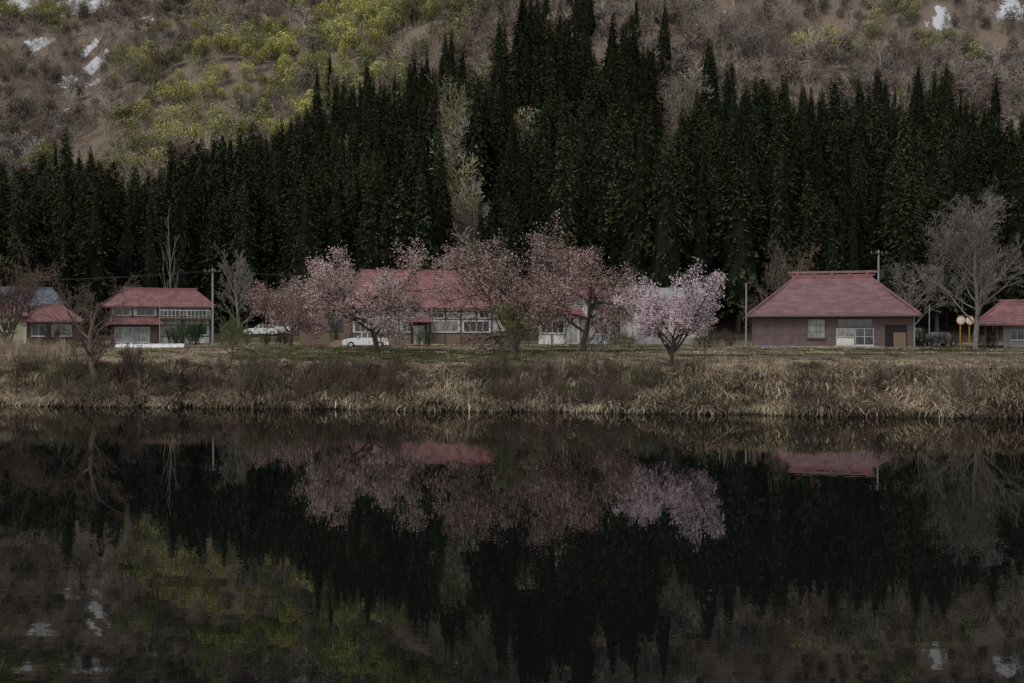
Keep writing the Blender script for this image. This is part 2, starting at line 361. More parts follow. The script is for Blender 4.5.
while y<350:
    x=-270.0
    while x<310:
        X=x+R.uniform(-2.8,2.8); Y=y+R.uniform(-2.8,2.8); u=512+F*X/Y
        if -330<u<1350:
            z=H(X,Y); hh=R.uniform(17,28)+7*nz(X,Y,25,31)
            if R.random()<.10: hh+=5
            if u<200: hh+=3
            py=HY-F*(z+hh-CZ)/Y; yb=float(np.interp(u,YBU,YBV))+30*nz(X,Y,16,32)+R.uniform(-16,12)
            inside=py>yb
            gp=gap(u,py)
            if not inside and Y<205 and not gp: hh*=.78; inside=True
            if (inside and not gp) or (not inside and R.random()<.10 and yb-py<50 and u>500):
                pts.append((X,Y,z-.5)); s=hh/26; w=R.uniform(.7,1.3)
                rots.append((R.uniform(-.04,.04),R.uniform(-.04,.04),R.uniform(0,6.28))); scl.append((s*w,s*w,s)); idx.append(R.randrange(9))
                t=R.uniform(.5,1.5)*(1+.5*nz(X,Y,20,33)); yy=R.uniform(0,1)**2
                col.append(((.034+.022*yy)*t,(.044+.012*yy)*t,(.026)*t))
            elif (not inside or gp) and R.random()<.65:
                if snow_at(X,Y)<.35: add_dec(X,Y,z,u,HY-F*(z+8-CZ)/Y,1.0 if not gp else 1.35,gp)
        x+=5.5
    y+=5.5
instancer('cedar_forest',pts,rots,scl,idx,col,cedC)
y=350.0
while y<780:
    st=6.4 if y<600 else 7.5
    x=-620.0
    while x<640:
        X=x+R.uniform(-3,3); Y=y+R.uniform(-3,3); u=512+F*X/Y
        if -220<u<1250:
            z=H(X,Y); t=(z-CZ)/Y
            if t<.45 and t>.04:
                py=HY-F*t
                if snow_at(X,Y)+.35*nz(X,Y,9,40)<.40 and nz(X,Y,22,47)>-.42: add_dec(X,Y,z,u,py)
        x+=st
    y+=st
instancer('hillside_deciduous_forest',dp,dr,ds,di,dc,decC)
print('cedars',len(pts),'dec',len(dp))
# ------------------------------------------------ grasses
grC=bpy.data.collections.new('grass_variants')
def tussock(rs,nbl,hmin,hmax,w,spread,droop,bias,lean=.5):
    v=[];f=[];sh=[]
    for i in range(nbl):
        an=rs.uniform(0,6.28); d=np.array([math.cos(an),math.sin(an)+bias,0]); d/=np.linalg.norm(d)+1e-6
        p=np.array([rs.normal()*spread,rs.normal()*spread,0.]); h=rs.uniform(hmin,hmax); side=np.array([-d[1],d[0],0])*w*rs.uniform(.6,1.4)
        st=rs.uniform(.5,1)*droop; b=len(v); n=4; ang=rs.uniform(.0,lean); s0=rs.uniform(.45,1.4)
        for j in range(n+1):
            ww=side*(1-j/n*.8)
            v.append(tuple(p-ww)); v.append(tuple(p+ww))
            p=p+(d*math.sin(ang)+np.array([0,0,math.cos(ang)]))*h/n*1.15; ang+=st*.75
        for j in range(n):
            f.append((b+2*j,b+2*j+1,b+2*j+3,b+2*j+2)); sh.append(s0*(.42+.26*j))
    return v,f,sh
for k in range(4):
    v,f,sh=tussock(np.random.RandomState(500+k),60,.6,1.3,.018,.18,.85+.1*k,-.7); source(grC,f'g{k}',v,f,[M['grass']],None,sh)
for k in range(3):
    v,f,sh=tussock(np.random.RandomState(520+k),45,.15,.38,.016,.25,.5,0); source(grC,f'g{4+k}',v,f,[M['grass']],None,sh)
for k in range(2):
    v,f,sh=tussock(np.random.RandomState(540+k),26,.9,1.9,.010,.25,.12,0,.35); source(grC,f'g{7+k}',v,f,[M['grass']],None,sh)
pts=[];rots=[];scl=[];idx=[];col=[]
def gcolr(kind,x=0,y=0):
    w=R.uniform(.65,1.3)*(1+.75*nz(x,y,2.5,51))
    c={'s':R.choice([(.42,.345,.245),(.47,.395,.29),(.35,.28,.19),(.29,.225,.16)]),'g':R.choice([(.11,.122,.058),(.10,.105,.052),(.15,.145,.075)]),'b':R.choice([(.19,.14,.11),(.15,.115,.092)])}[kind]
    return tuple(t*w for t in c)
for i in range(8000):
    x=R.uniform(-60,60); d=R.uniform(-.2,5.6); y=shore(x)+d; u=512+F*x/y
    dark=nz(x,y*2,4,52)+(.25 if (60<u<410 or 470<u<640) else -.2)
    if nz(x,y,1.3,57)<-.24: continue
    k='b' if dark>.15 and R.random()<.6 else 's'
    s=R.uniform(.4,.9)*(1+.5*nz(x,y,2.2,53))*(1.15 if u>690 else 1)
    if d>4: s*=.62
    pts.append((x,y,H(x,y)-.06)); rots.append((R.uniform(-.15,.15),R.uniform(-.15,.15),R.uniform(-.9,.9))); scl.append((s*1.15,s*1.15,s)); 
    if R.random()<.94: idx.append(R.randrange(4)); col.append(gcolr(k,x,y))
    else: idx.append(7+R.randrange(2)); col.append(gcolr(R.choice('bbs'),x,y))
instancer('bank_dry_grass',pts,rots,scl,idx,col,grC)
pts=[];rots=[];scl=[];idx=[];col=[]
for i in range(15000):
    y=R.uniform(52,112); x=R.uniform(-.62,.62)*y; 
    if y<shore(x)+5: continue
    u=512+F*x/y; g,st=fieldmix(x,y,u)
    if max(g,st)<.4 and R.random()<.9: continue
    k='s' if st>.45 else 'g'
    if R.random()<.14: k='s'
    s=R.uniform(.35,.8); 
    pts.append((x,y,H(x,y)-.02)); rots.append((0,0,R.uniform(0,6.28))); scl.append((s*1.3,s*1.3,s*(.7 if k=='g' else .8))); idx.append(4+R.randrange(3)); c=gcolr(k,x,y); col.append(tuple(t*.82 for t in c))
for i in range(500):
    y=R.uniform(62,78); x=-.5*y+R.uniform(-9,4)
    if y<shore(x)+4: continue
    s=R.uniform(.4,.75); pts.append((x,y,H(x,y)-.05)); rots.append((0,0,R.uniform(0,6))); scl.append((s,s,s*R.uniform(.7,1.1))); idx.append(7+R.randrange(2)); col.append(gcolr(R.choice('sb'),x,y))
instancer('field_grass',pts,rots,scl,idx,col,grC)
pts=[];rots=[];scl=[];idx=[];col=[]
for r_ in range(7):
    yy=73+r_*1.5
    for i in range(110):
        x=-17+i*.22+R.uniform(-.06,.06)
        if nz(x,yy,3,61)<-.05: continue
        s=R.uniform(.4,.75); pts.append((x,yy+R.uniform(-.08,.08),H(x,yy)-.02)); rots.append((0,0,R.uniform(0,6))); scl.append((s,s,s*.8)); idx.append(4+R.randrange(3)); w=R.uniform(.7,1.3); col.append((.09*w,.115*w,.048*w))
instancer('vegetable_rows',pts,rots,scl,idx,col,grC)
# bank shrubs
shC=bpy.data.collections.new('shrub_variants')
for k in range(4):
    v,f,mi,sh=tree_mesh(600+k,SH,1.5,1.9,.007,90,.018,.03)
    source(shC,f's{k}',v,f,[M['inst_leaf'],M['inst_leaf']],mi,sh)
pts=[];rots=[];scl=[];idx=[];col=[]
for i in range(300):
    if R.random()<.8:
        cu=R.choice([(250,40),(330,45),(370,30),(510,20),(560,40),(600,30),(100,30),(150,40),(225,20),(30,30),(560,50)]); u=R.gauss(*cu)
    else: u=R.uniform(-100,1120)
    D=54; x=(u-512)/F*D; y=shore(x)+R.uniform(.1,3.8); s=R.uniform(.35,.85)
    if R.random()<.10: s*=1.6
    pts.append((x,y,H(x,y)-.05)); rots.append((R.uniform(-.1,.25),R.uniform(-.2,.2),R.uniform(0,6))); scl.append((s,s,s)); idx.append(R.randrange(4)); c=R.choice([(.10,.07,.058),(.08,.062,.053),(.13,.10,.078),(.095,.09,.055)]); col.append(c)
for (u,D,s,c) in [(190,104,1.6,(.03,.045,.02)),(178,100,1.3,(.05,.06,.03)),(620,90,.8,(.1,.1,.05)),(705,92,1.1,(.06,.065,.03)),(725,96,1.0,(.07,.05,.045)),(345,98,1.2,(.06,.07,.03)),(420,100,1.0,(.06,.06,.03)),(60,100,1.2,(.06,.045,.04)),(90,100,1.2,(.06,.05,.04)),(235,98,1.6,(.1,.11,.05)),(925,100,1.2,(.05,.06,.03)),(945,98,1,(.08,.06,.05)),(280,105,1.0,(.05,.055,.03)),(258,106,.9,(.05,.055,.03)),(610,98,1.0,(.05,.05,.035)),(985,95,1.0,(.06,.06,.04))]:
    for j in range(4):
        x=(u-512)/F*D+R.uniform(-1,1); pts.append((x,D+R.uniform(-1,1),H(x,D)-.05)); rots.append((0,0,R.uniform(0,6))); q=s*R.uniform(.6,1.1); scl.append((q,q,q)); idx.append(R.randrange(4)); col.append(c)
instancer('bank_shrubs',pts,rots,scl,idx,col,shC)
# ------------------------------------------------ named trees
lm=leafmat
pk1=lm('cherry_blossom_dusty',(.52,.39,.375),.3); pk2=lm('cherry_blossom_brown',(.41,.29,.27),.3); pk3=lm('cherry_blossom_pale',(.70,.57,.60),.35)
yg=lm('young_leaves',(.15,.155,.07),.3); rb=lm('reddish_buds',(.14,.10,.085),.2); gb=lm('grey_buds',(.20,.175,.155),.2)
put_tree('cherry_tree',378,76,10.6,7.5,CH,11,'bark',pk1,26000,.052,.016,.22)
put_tree('cherry_tree',290,96,6.4,6.3,CH,12,'bark_red',pk2,12000,.052,.016,.22)
put_tree('cherry_tree',512,71,9.2,8.0,CH,13,'bark',pk2,18000,.050,.016,.22)
put_tree('cherry_tree',582,73,9.0,8.3,CH,34,'bark',pk2,17000,.050,.016,.22)
CV=dict(CH,len=1.7,rad=.15,kids=[14,7,6,4],t0=[.42,.2,.2,.15],ang=[.85,.55,.55,.7],ratio=[1.9,.5,.5,.5],trop=[.05,.07,.05,.02,0],wig=[.06,.1,.16,.2,.2])
put_tree('cherry_tree',671,58.5,5.2,5.4,CV,15,'bark',pk3,20000,.040,.010,.13)
put_tree('young_leaf_tree',517,63,2.6,3.6,dict(BR,kids=[10,5,4],seg=[5,4,3,3],leaf=2,rad=.09),16,'bark',yg,3800,.035,.012,.12)
put_tree('budding_tree',98,57.6,4.4,6.6,dict(BR,kids=[9,6,5,3],ang=[.9,.6,.6,.6]),17,'bark_red',rb,1500,.028,.009,.1)
CV2=dict(CH,len=1.2,rad=.15,kids=[14,7,6,4],t0=[.3,.2,.2,.15],ratio=[2.6,.5,.5,.5],ang=[.8,.5,.55,.7],trop=[.05,.06,.04,.02,0],wig=[.1,.1,.16,.2,.2])
put_tree('bare_tree',8,84,7.2,8.9,CV2,18,'bark_red',rb,7000,.04,.014,.15)
BT=dict(BR,kids=[20,8,7,5],rad=.23,rr=.45,ratio=[.5,.5,.5,.5])
put_tree('bare_tree',975,86,8.4,13.0,BT,19,'bark_grey',gb,9000,.035,.012,.15)
put_tree('bare_tree',785,122,8.5,12.5,dict(CH,trop=[.05,.08,.06,.03,0],rad=.2,rr=.5),20,'bark_red',gb,1500,.05,.02,.1)
put_tree('bare_tree',240,112,4.8,10.8,dict(BT,kids=[14,6,5,3]),21,'bark_grey',gb,1200,.04,.018,.1)
put_tree('bare_tree',912,118,6,9.5,dict(BT,kids=[14,6,5,3]),22,'bark_grey',gb,1200,.04,.018,.1)
put_tree('bare_tree',170,130,2.2,17,dict(BR,kids=[9,3],seg=[6,4,3],len=12,rad=.16,leaf=2),23,'bark_grey',None,0,.04,.03,.1)
put_tree('bare_tree',70,112,6,6.8,dict(CH,kids=[6,5,4,3]),24,'bark_red',rb,1500,.05,.02,.1)
put_tree('young_leaf_tree',232,60,1.6,3.4,dict(BR,kids=[8,4,3],seg=[5,4,3,3],leaf=2,rad=.05),25,'bark',yg,500,.03,.01,.1)
put_tree('young_leaf_tree',705,64,1.2,2.0,dict(BR,kids=[8,4,3],seg=[5,4,3,3],leaf=2,rad=.04),26,'bark',yg,200,.03,.01,.1)
# ------------------------------------------------ buildings
class House:
    def __init__(s,name,pxc,D,depth,rot=0):
        s.th=math.atan((pxc-512)/F); s.D=D; s.pxc=pxc; x=(pxc-512)/F*D; s.zb=H(x,D+2)-.05; s.depth=depth
        s.e=empty(name,(x,D,s.zb),-s.th+rot); s.c=math.cos(s.th); s.n=0
    def X(s,px,dy=0): return (px-s.pxc)*(s.D+dy*s.c)*s.c/F
    def Z(s,py,dy=0): return CZ+(HY-py)/F*(s.D+dy*s.c)-s.zb
    def box(s,name,x0,x1,y0,y1,z0,z1,m): mb=MB(); mb.box(x0,x1,y0,y1,z0,z1); return mb.obj(name,[M[m]],s.e)
    def win(s,x0,x1,z0,z1,y=0,cols=2,rows=1,fr='alu',gl='glass',name='window'):
        s.n+=1; mb=MB(); t=.055; yf=y-.07; yg=y-.025
        mb.box(x0,x1,yf,y+.02,z0-.02,z0+t,0); mb.box(x0,x1,yf,y+.02,z1-t,z1,0); mb.box(x0,x0+t,yf+.003,y+.02,z0+t,z1-t,0); mb.box(x1-t,x1,yf+.003,y+.02,z0+t,z1-t,0)
        for i in range(1,cols): xx=x0+(x1-x0)*i/cols; mb.box(xx-t/2,xx+t/2,yf+.008,y,z0+t,z1-t,0)
        for i in range(1,rows): zz=z0+(z1-z0)*i/rows; mb.box(x0+t,x1-t,yf+.014,y,zz-t*.35,zz+t*.35,0)
        mb.box(x0+t*.5,x1-t*.5,yg,y+.01,z0+t*.5,z1-t*.5,1)
        mb.box(x0-.08,x1+.08,y-.14,y-.002,z0-.09,z0-.022,0)
        mb.obj(f'{name}_{s.n}',[M[fr],M[gl]],s.e)
    def roof(s,name,cx,cy,w,d,ridge,ze,zr,mt,steps=12,p=1.0,gablem='white',lip=.05,cap=True,capm=None,ridge_d=.1):
        mb=MB(); gable=abs(ridge-w)<.01
        def ring(i):
            q=i/steps; hx=w/2*(1-q)+ridge/2*q; hy=d/2*(1-q)+ridge_d/2*q; return hx,hy,ze+(zr-ze)*q**p
        def rv(hx,hy,z): return [(cx-hx,cy-hy,z),(cx+hx,cy-hy,z),(cx+hx,cy+hy,z),(cx-hx,cy+hy,z)]
        for i in range(steps):
            a=ring(i); b=ring(i+1)
            v=rv(a[0],a[1],a[2]-(.0 if i else .14))+rv(a[0],a[1],a[2]+lip)+rv(b[0],b[1],b[2])
            for k in range(4):
                k2=(k+1)%4; mi=1 if (gable and k in(1,3)) else 0
                mb.add([v[k],v[k2],v[4+k2],v[4+k]],[(0,1,2,3)],0); mb.add([v[4+k],v[4+k2],v[8+k2],v[8+k]],[(0,1,2,3)],mi)
        mb.add(rv(w/2,d/2,ze-.14),[(3,2,1,0)],2); mb.add(rv(ridge/2,ridge_d/2,zr),[(0,1,2,3)],0)
        mb.obj(name,[M[mt],M[gablem],M['timber']],s.e)
        if cap:
            c=MB(); r=ridge/2+.1; c.box(cx-r,cx+r,cy-.28,cy+.28,zr-.22,zr+.12,0); c.box(cx-r-.12,cx+r+.12,cy-.16,cy+.16,zr+.12,zr+.26,0)
            if not gable:
                for sx in(-1,1):
                    for sy in(-1,1):
                        c.cyl((cx+sx*w/2,cy+sy*d/2,ze+.06),(cx+sx*ridge/2,cy+sy*ridge_d/2,zr+.02),.10,.10,6)
            c.obj(name+'_ridge_cap',[M[capm or mt]],s.e)
# A : rose-roofed farmhouse
h=House('farmhouse',831.5,94,10.5)
x0=h.X(751); x1=h.X(912)
ze=h.Z(314.5,-.8); zr=h.Z(279,5.2)
h.box('walls',x0,x1,0,10.5,0.25,ze-.02,'wallA'); h.box('foundation',x0+.03,x1-.03,.03,10.47,-.4,.25,'found')
h.roof('roof',0,5.25,h.X(917.5,-.8)-h.X(742,-.8),12.1,h.X(870,5.2)-h.X(794,5.2),ze,zr,'roofA',steps=16,p=1.12,lip=.08,cap=False,ridge_d=1.6)
c=MB(); r=(h.X(872,5.2)-h.X(792,5.2))/2; c.box(-r,r,4.5,6.0,zr-.15,zr+.32,0); c.box(-r-.25,r+.25,4.75,5.75,zr+.32,zr+.42,1)
n=5
for i in range(n): xx=-r+.5+(2*r-1)*i/(n-1); c.box(xx-.12,xx+.12,4.4,6.1,zr+.05,zr+.62,0)
c.box(-r-.4,r+.4,5.05,5.45,zr+.56,zr+.78,1)
c.obj('ridge_cap',[M['roofR'],M['roofA']],h.e)
c=MB()
for sx in(-1,1):
    for sy in(-1,1):
        a=Vector((sx*(h.X(917.5,-.8)),5.25+sy*6.05,ze+.05))
        c.cyl(a,(sx*r*.97,5.25+sy*.8,zr+.0),.12,.11,6)
c.obj('hip_ridges',[M['roofA']],h.e)
c=MB()
for i in range(2):
    c.box(x0-.02,x1+.02,-.035,0.0,ze-.5-i*1.4,ze-.42-i*1.4,0)
for px_ in (751,775,800,832,881,911): xx=h.X(px_); c.box(xx-.07,xx+.07,-.045,-.0,.25,ze-.05,0)
c.obj('wall_battens',[M['frdk']],h.e)
h.win(h.X(807),h.X(825),h.Z(338),h.Z(319),-.05,2,3,'frdk','glassL')
h.win(h.X(836),h.X(854),.3,h.Z(328),-.05,2,2,'alu','glassL','sliding_door'); h.win(h.X(855),h.X(873),.3,h.Z(328),-.05,2,2,'alu','glass','sliding_door')
h.win(h.X(837),h.X(872),h.Z(326.5),h.Z(319),-.05,4,1,'frdk','glass')
h.box('door_panel',h.X(836.5),h.X(853.5),-.16,-.125,.32,.95,'curtain')
h.box('entrance_opening',h.X(884),h.X(905),-.06,.0,.1,h.Z(325),'dark'); h.box('board_panel',h.X(892),h.X(904),-.35,-.28,.1,1.5,'tan')
h.box('step',h.X(833),h.X(878),-1.0,-.02,-.3,.22,'found'); h.box('downpipe',x1-.05,x1+.06,-.12,-.03,0,ze,'pole')
c=MB(); c.box(h.X(742,-.8),h.X(917,-.8),-.95,-.83,ze-.2,ze-.08); c.obj('gutter',[M['frdk']],h.e)
# E : left two-storey house
h=House('red_roofed_house',160,116,8)
x0=h.X(112);x1=h.X(211);ze=h.Z(306,-.7)
h.box('walls',x0,x1,0,8,0,ze,'white')
h.roof('roof',0,4,h.X(217,-.9)-h.X(104,-.9),9.9,h.X(196,4)-h.X(124,4),ze,h.Z(290,4),'roofC',10,1,capm='roofR')
h.roof('lower_roof',h.X(135),.2,h.X(162)-h.X(104),3.4,h.X(157)-h.X(111),h.Z(323.5),h.Z(317.5),'roofC',4,cap=False,ridge_d=.6)
h.box('porch_walls',h.X(112),h.X(158),-.9,-.01,0,h.Z(324.5),'timber')
c=MB()
for px_ in (112,133,158,183,211): xx=h.X(px_); c.box(xx-.09,xx+.09,-.05,0,0.0,ze-.16)
for zz in (h.Z(316.5),h.Z(325),h.Z(336)): c.box(x0,x1,-.035,0,zz-.07,zz+.07)
c.obj('timber_frame',[M['timber']],h.e)
for a,b in((116,130),(137,154),(162,180),(187,207)): h.win(h.X(a),h.X(b),h.Z(315.5),h.Z(308.5),0,2,1,'alu','glass')
h.win(h.X(162),h.X(181),h.Z(335),h.Z(325.6),0,2,1,'alu','glassL'); h.win(h.X(187),h.X(208),h.Z(335),h.Z(325.6),0,2,1,'alu','glass'); h.win(h.X(116),h.X(150),.3,h.Z(327),-.9,4,1,'alu','glassL','sliding_door')
h.box('balcony',h.X(160),h.X(211),-1.1,-.06,h.Z(319.5),h.Z(318),'timber')
c=MB(); 
for i in range(14): xx=h.X(160)+(h.X(211)-h.X(160)-.06)*i/13; c.box(xx,xx+.06,-1.08,-1.02,h.Z(318),h.Z(318)+.85)
c.box(h.X(160),h.X(211),-1.09,-1.0,h.Z(318)+.85,h.Z(318)+.93); c.obj('balcony_railing',[M['white']],h.e)
h.box('red_banner',h.X(138),h.X(160),-1.15,-1.0,h.Z(324.5),h.Z(321),'roofR')
# C : central long house
h=House('large_farmhouse',405,110,9)
x0=h.X(352);x1=h.X(508);ze=h.Z(307,-.8)
h.box('walls',x0,x1,0,9,0,ze,'white')
h.roof('roof',(h.X(345)+h.X(512))/2,4.5,h.X(513,-.8)-h.X(343,-.8),10.8,h.X(500,4.5)-h.X(368,4.5),ze,h.Z(272,4.5),'roofC',14,1.05,capm='roofR')
h.box('wing_walls',h.X(300),h.X(352)-.02,.6,8.4,0,h.Z(308)-.1,'tan')
h.roof('wing_roof',(h.X(297)+h.X(350))/2,4.5,h.X(350)-h.X(296),9.4,(h.X(345)-h.X(303)),h.Z(308),h.Z(292,4.5),'roofC',8,1,capm='roofR')
c=MB()
for px_ in np.linspace(352,508,11): xx=h.X(px_); c.box(xx-.1,xx+.1,-.05,0,0,ze-.16)
for py_ in (311.5,319,333): c.box(x0,x1,-.037,0,h.Z(py_)-.08,h.Z(py_)+.08)
c.obj('timber_frame',[M['timber']],h.e)
h.box('board_siding',x0+.1,x1-.1,-.02,0,0,h.Z(333)-.08,'tan')
for a,b,g_ in((370,382,'glassL'),(386,397,'glass'),(402,413,'glassL'),(432,444,'glass'),(448,459,'glassL'),(480,490,'glass')): h.win(h.X(a),h.X(b),h.Z(318),h.Z(312.5),0,2,1,'alu',g_)
for a,b,g_ in((355,366,'glass'),(386,397,'glassL'),(402,413,'glass'),(433,458,'glassL'),(464,490,'glass')): h.win(h.X(a),h.X(b),h.Z(332),h.Z(321),0,2 if b-a<15 else 4,1,'alu',g_)
h.roof('porch_roof',h.X(420),-.6,h.X(432)-h.X(406),2.4,h.X(428)-h.X(410),h.Z(321),h.Z(317),'roofC',4,cap=False,ridge_d=.8); h.box('entrance',h.X(411),h.X(427),-1.2,-.06,0,h.Z(322),'dark'); h.win(h.X(413),h.X(425),.1,h.Z(325),-1.2,2,2,'frdk','glassL','sliding_door')
for a,b in ((305,320),(328,343)): h.win(h.X(a),h.X(b),h.Z(330),h.Z(317),.6,2,2,'frdk','glass')
h.box('stacked_boards',h.X(462),h.X(500),-.9,-.3,0,.9,'timber')
# D : white house with pent roof
h=House('white_house',574,116,8)
x0=h.X(538);x1=h.X(611);ze=h.Z(296,-.6)
h.box('walls',x0,x1,0,8,0,ze,'white')
h.roof('roof',(x0+x1)/2,4,x1-x0+1.6,9.4,x1-x0-3,ze,h.Z(289,4),'roofC',6,1,capm='roofR')
h.roof('lower_roof',h.X(560),-.3,h.X(584)-h.X(533),3.0,h.X(580)-h.X(540),h.Z(316.5),h.Z(308.5),'roofR',5,cap=False,ridge_d=.6)
h.box('front_wing',h.X(538),h.X(580),-1.2,-.01,0,h.Z(317),'white')
h.box('teal_cladding',h.X(589),x1+.02,-.05,0,0,ze-.16,'teal')
c=MB()
for px_ in (538,556,588,611): xx=h.X(px_); c.box(xx-.09,xx+.09,-.08,0,0,ze-.15)
for px_ in (538,552,566,580): xx=h.X(px_); c.box(xx-.08,xx+.08,-1.25,-1.2,0,h.Z(317)-.15)
c.obj('timber_frame',[M['timber']],h.e)
h.win(h.X(542),h.X(555),h.Z(306),h.Z(299),0,2); h.win(h.X(562),h.X(582),h.Z(306),h.Z(299),0,4,1,'alu','glassL'); h.win(h.X(594),h.X(606),h.Z(312),h.Z(304),-.05); h.win(h.X(541),h.X(564),h.Z(333),h.Z(321),-1.2,4,1,'alu','glass'); h.win(h.X(568),h.X(578),.1,h.Z(321),-1.2,2,2,'alu','glassL','sliding_door'); h.win(h.X(594),h.X(606),h.Z(334),h.Z(324),-.05)
# white long shed behind pale cherry
h=House('white_storehouse',660,122,7)
x0=h.X(620);x1=h.X(704);ze=h.Z(298)
h.box('walls',x0,x1,0,7,0,ze,'white'); h.roof('roof',0,3.5,x1-x0+1,8,x1-x0+1,ze,h.Z(290,3.5),'roofW',6,1,gablem='white')
for a,b in((626,640),(648,662),(674,688)): h.win(h.X(a),h.X(b),h.Z(312),h.Z(304),0,2,1)
h.box('shutter',h.X(640),h.X(662),-.06,0,0,h.Z(322),'roofW'); h.box('wainscot',x0,x1,-.04,0,0,.8,'found')
# F : far-left group
h=House('grey_roofed_house',30,124,8)
x0=h.X(-6);x1=h.X(60);h.box('walls',x0,x1,0,8,0,h.Z(305),'white')
h.roof('roof',(x0+x1)/2,4,h.X(70)-h.X(-14),9.6,h.X(52,4)-h.X(2,4),h.Z(305),h.Z(289,4),'roofG',8,1)
for a,b in((2,16),(24,40),(46,56)): h.win(h.X(a),h.X(b),h.Z(314),h.Z(307.5),0,2)
h=House('red_roofed_cottage',50,106,6)
x0=h.X(27);x1=h.X(78);h.box('walls',x0,x1,0,6,0,h.Z(321),'timber'); h.roof('roof',(x0+x1)/2,3,x1-x0+1.2,7.4,x1-x0-3,h.Z(321),h.Z(306,3),'roofC',8,1)
h.win(h.X(32),h.X(46),h.Z(336),h.Z(324),0,2,1,'alu','glass'); h.win(h.X(52),h.X(72),h.Z(336),h.Z(324),0,4,1,'alu','glassL')
h=House('yellow_shed',8,104,5)
x0=h.X(-10);x1=h.X(24);h.box('walls',x0,x1,0,5,0,h.Z(315),'yellow'); h.roof('roof',(x0+x1)/2,2.5,x1-x0+.8,6,x1-x0+.8,h.Z(315),h.Z(305,2.5),'roofC',6,1,gablem='yellow')
h.box('wainscot',x0-.01,x1+.01,-.03,0,0,.7,'found'); h.win(h.X(2),h.X(16),h.Z(331),h.Z(322),0,2)
# B : far-right house
h=House('small_house',1022,92,7)
x0=h.X(1003);x1=h.X(1062)
h.box('walls',x0,x1,0,7,0,h.Z(322),'greyg'); h.roof('roof',(x0+x1)/2-.9,3.5,h.X(1076)-h.X(980),10,h.X(1060)-h.X(1016),h.Z(324),h.Z(302,3.5),'roofC',8,1.05)
h.win(h.X(1010),h.X(1024),h.Z(340),h.Z(330),0,2); c=MB(); c.box(h.X(984),h.X(984)+.14,-.8,-.66,0,h.Z(325)); c.box(h.X(996),h.X(996)+.14,-.8,-.66,0,h.Z(325)); c.obj('porch_posts',[M['timber']],h.e)
h.box('wainscot',x0-.01,x1,-.03,0,0,.8,'found')
# ------------------------------------------------ vehicles
def car(name,px,D,rz,paint,van=False):
    x=(px-512)/F*D; e=empty(name,(x,D,H(x,D)),rz)
    if van: st=[(-1.7,.75,.85,.70),(-1.62,1.0,1.05,.72),(-1.25,1.05,1.82,.60),(-.5,1.05,1.88,.60),(.4,1.05,1.88,.60),(1.45,1.05,1.85,.6),(1.68,1.0,1.05,.7),(1.72,.7,.75,.7)]; Wd=.74
    else: st=[(-2.05,.6,.64,.7),(-1.95,.78,.80,.78),(-1.0,.92,.95,.78),(-.35,.95,1.40,.60),(.2,.95,1.45,.6),(.95,.95,1.40,.6),(1.6,.95,.98,.76),(2.0,.85,.88,.76),(2.08,.6,.64,.7)]; Wd=.84
    mb=MB(); rings=[]
    for (xx,zb,zr_,wr) in st: rings.append([(xx,-Wd,.28),(xx,-Wd,zb),(xx,-wr,zr_),(xx,wr,zr_),(xx,Wd,zb),(xx,Wd,.28)])
    for i in range(len(st)-1):
        a=rings[i];b=rings[i+1]; tall=(st[i][2]-st[i][1])>.3,(st[i+1][2]-st[i+1][1])>.3
        for k in range(6):
            k2=(k+1)%6; m_=0
            if k in(1,3) and (tall[0] or tall[1]): m_=1
            if k==2 and tall[0]!=tall[1]: m_=1
            mb.add([a[k],b[k],b[k2],a[k2]],[(0,1,2,3)],m_)
    mb.add(rings[0],[(0,1,2,3,4,5)]); mb.add(rings[-1],[(5,4,3,2,1,0)])
    mb.obj('body',[M[paint],M['glass']],e)
    L_=st[-1][0]; w=MB()
    for sx in(-.64,.64):
        for sy in(-1,1):
            w.cyl((sx*L_,sy*(Wd-.17),.3),(sx*L_,sy*(Wd+.02),.3),.3,.3,16,0); w.cyl((sx*L_,sy*(Wd+.015),.3),(sx*L_,sy*(Wd+.035),.3),.17,.15,12,1)
    w.obj('wheels',[M['tyre'],M['alu']],e)
    p=MB()
    for i in range(1,len(st)-1):
        if (st[i][2]-st[i][1])>.3:
            for sy in(-1,1): p.cyl((st[i][0],sy*(Wd+.004),st[i][1]),(st[i][0],sy*(st[i][3]+.006),st[i][2]),.035,.03,5)
    for sy in(-1,1): p.box(-.75 if not van else -1.3,-.6 if not van else -1.15,sy*(Wd+.07)-.07,sy*(Wd+.07)+.07,.98,1.1)
    p.box(st[0][0]-.05,st[0][0]+.05,-Wd*.95,Wd*.95,.3,.5); p.box(L_-.05,L_+.05,-Wd*.95,Wd*.95,.3,.5)
    p.obj('pillars_mirrors_bumpers',[M[paint]],e)
    q=MB()
    for sy in(-1,1): q.box(st[0][0]-.06,st[0][0]+.1,sy*.62-.13,sy*.62+.13,.58,.7); q.box(L_-.06,L_+.06,sy*.62-.12,sy*.62+.12,.6,.75,1)
    q.obj('lamps',[M['mirror'],M['red']],e)
car('parked_car',262,122,.15,'carw'); car('parked_van',284,123,.05,'carw',True); car('parked_car',366,92,.1,'carw'); car('parked_car',936,101,.2,'cargr'); car('parked_van',914,108,1.3,'cargr',True)
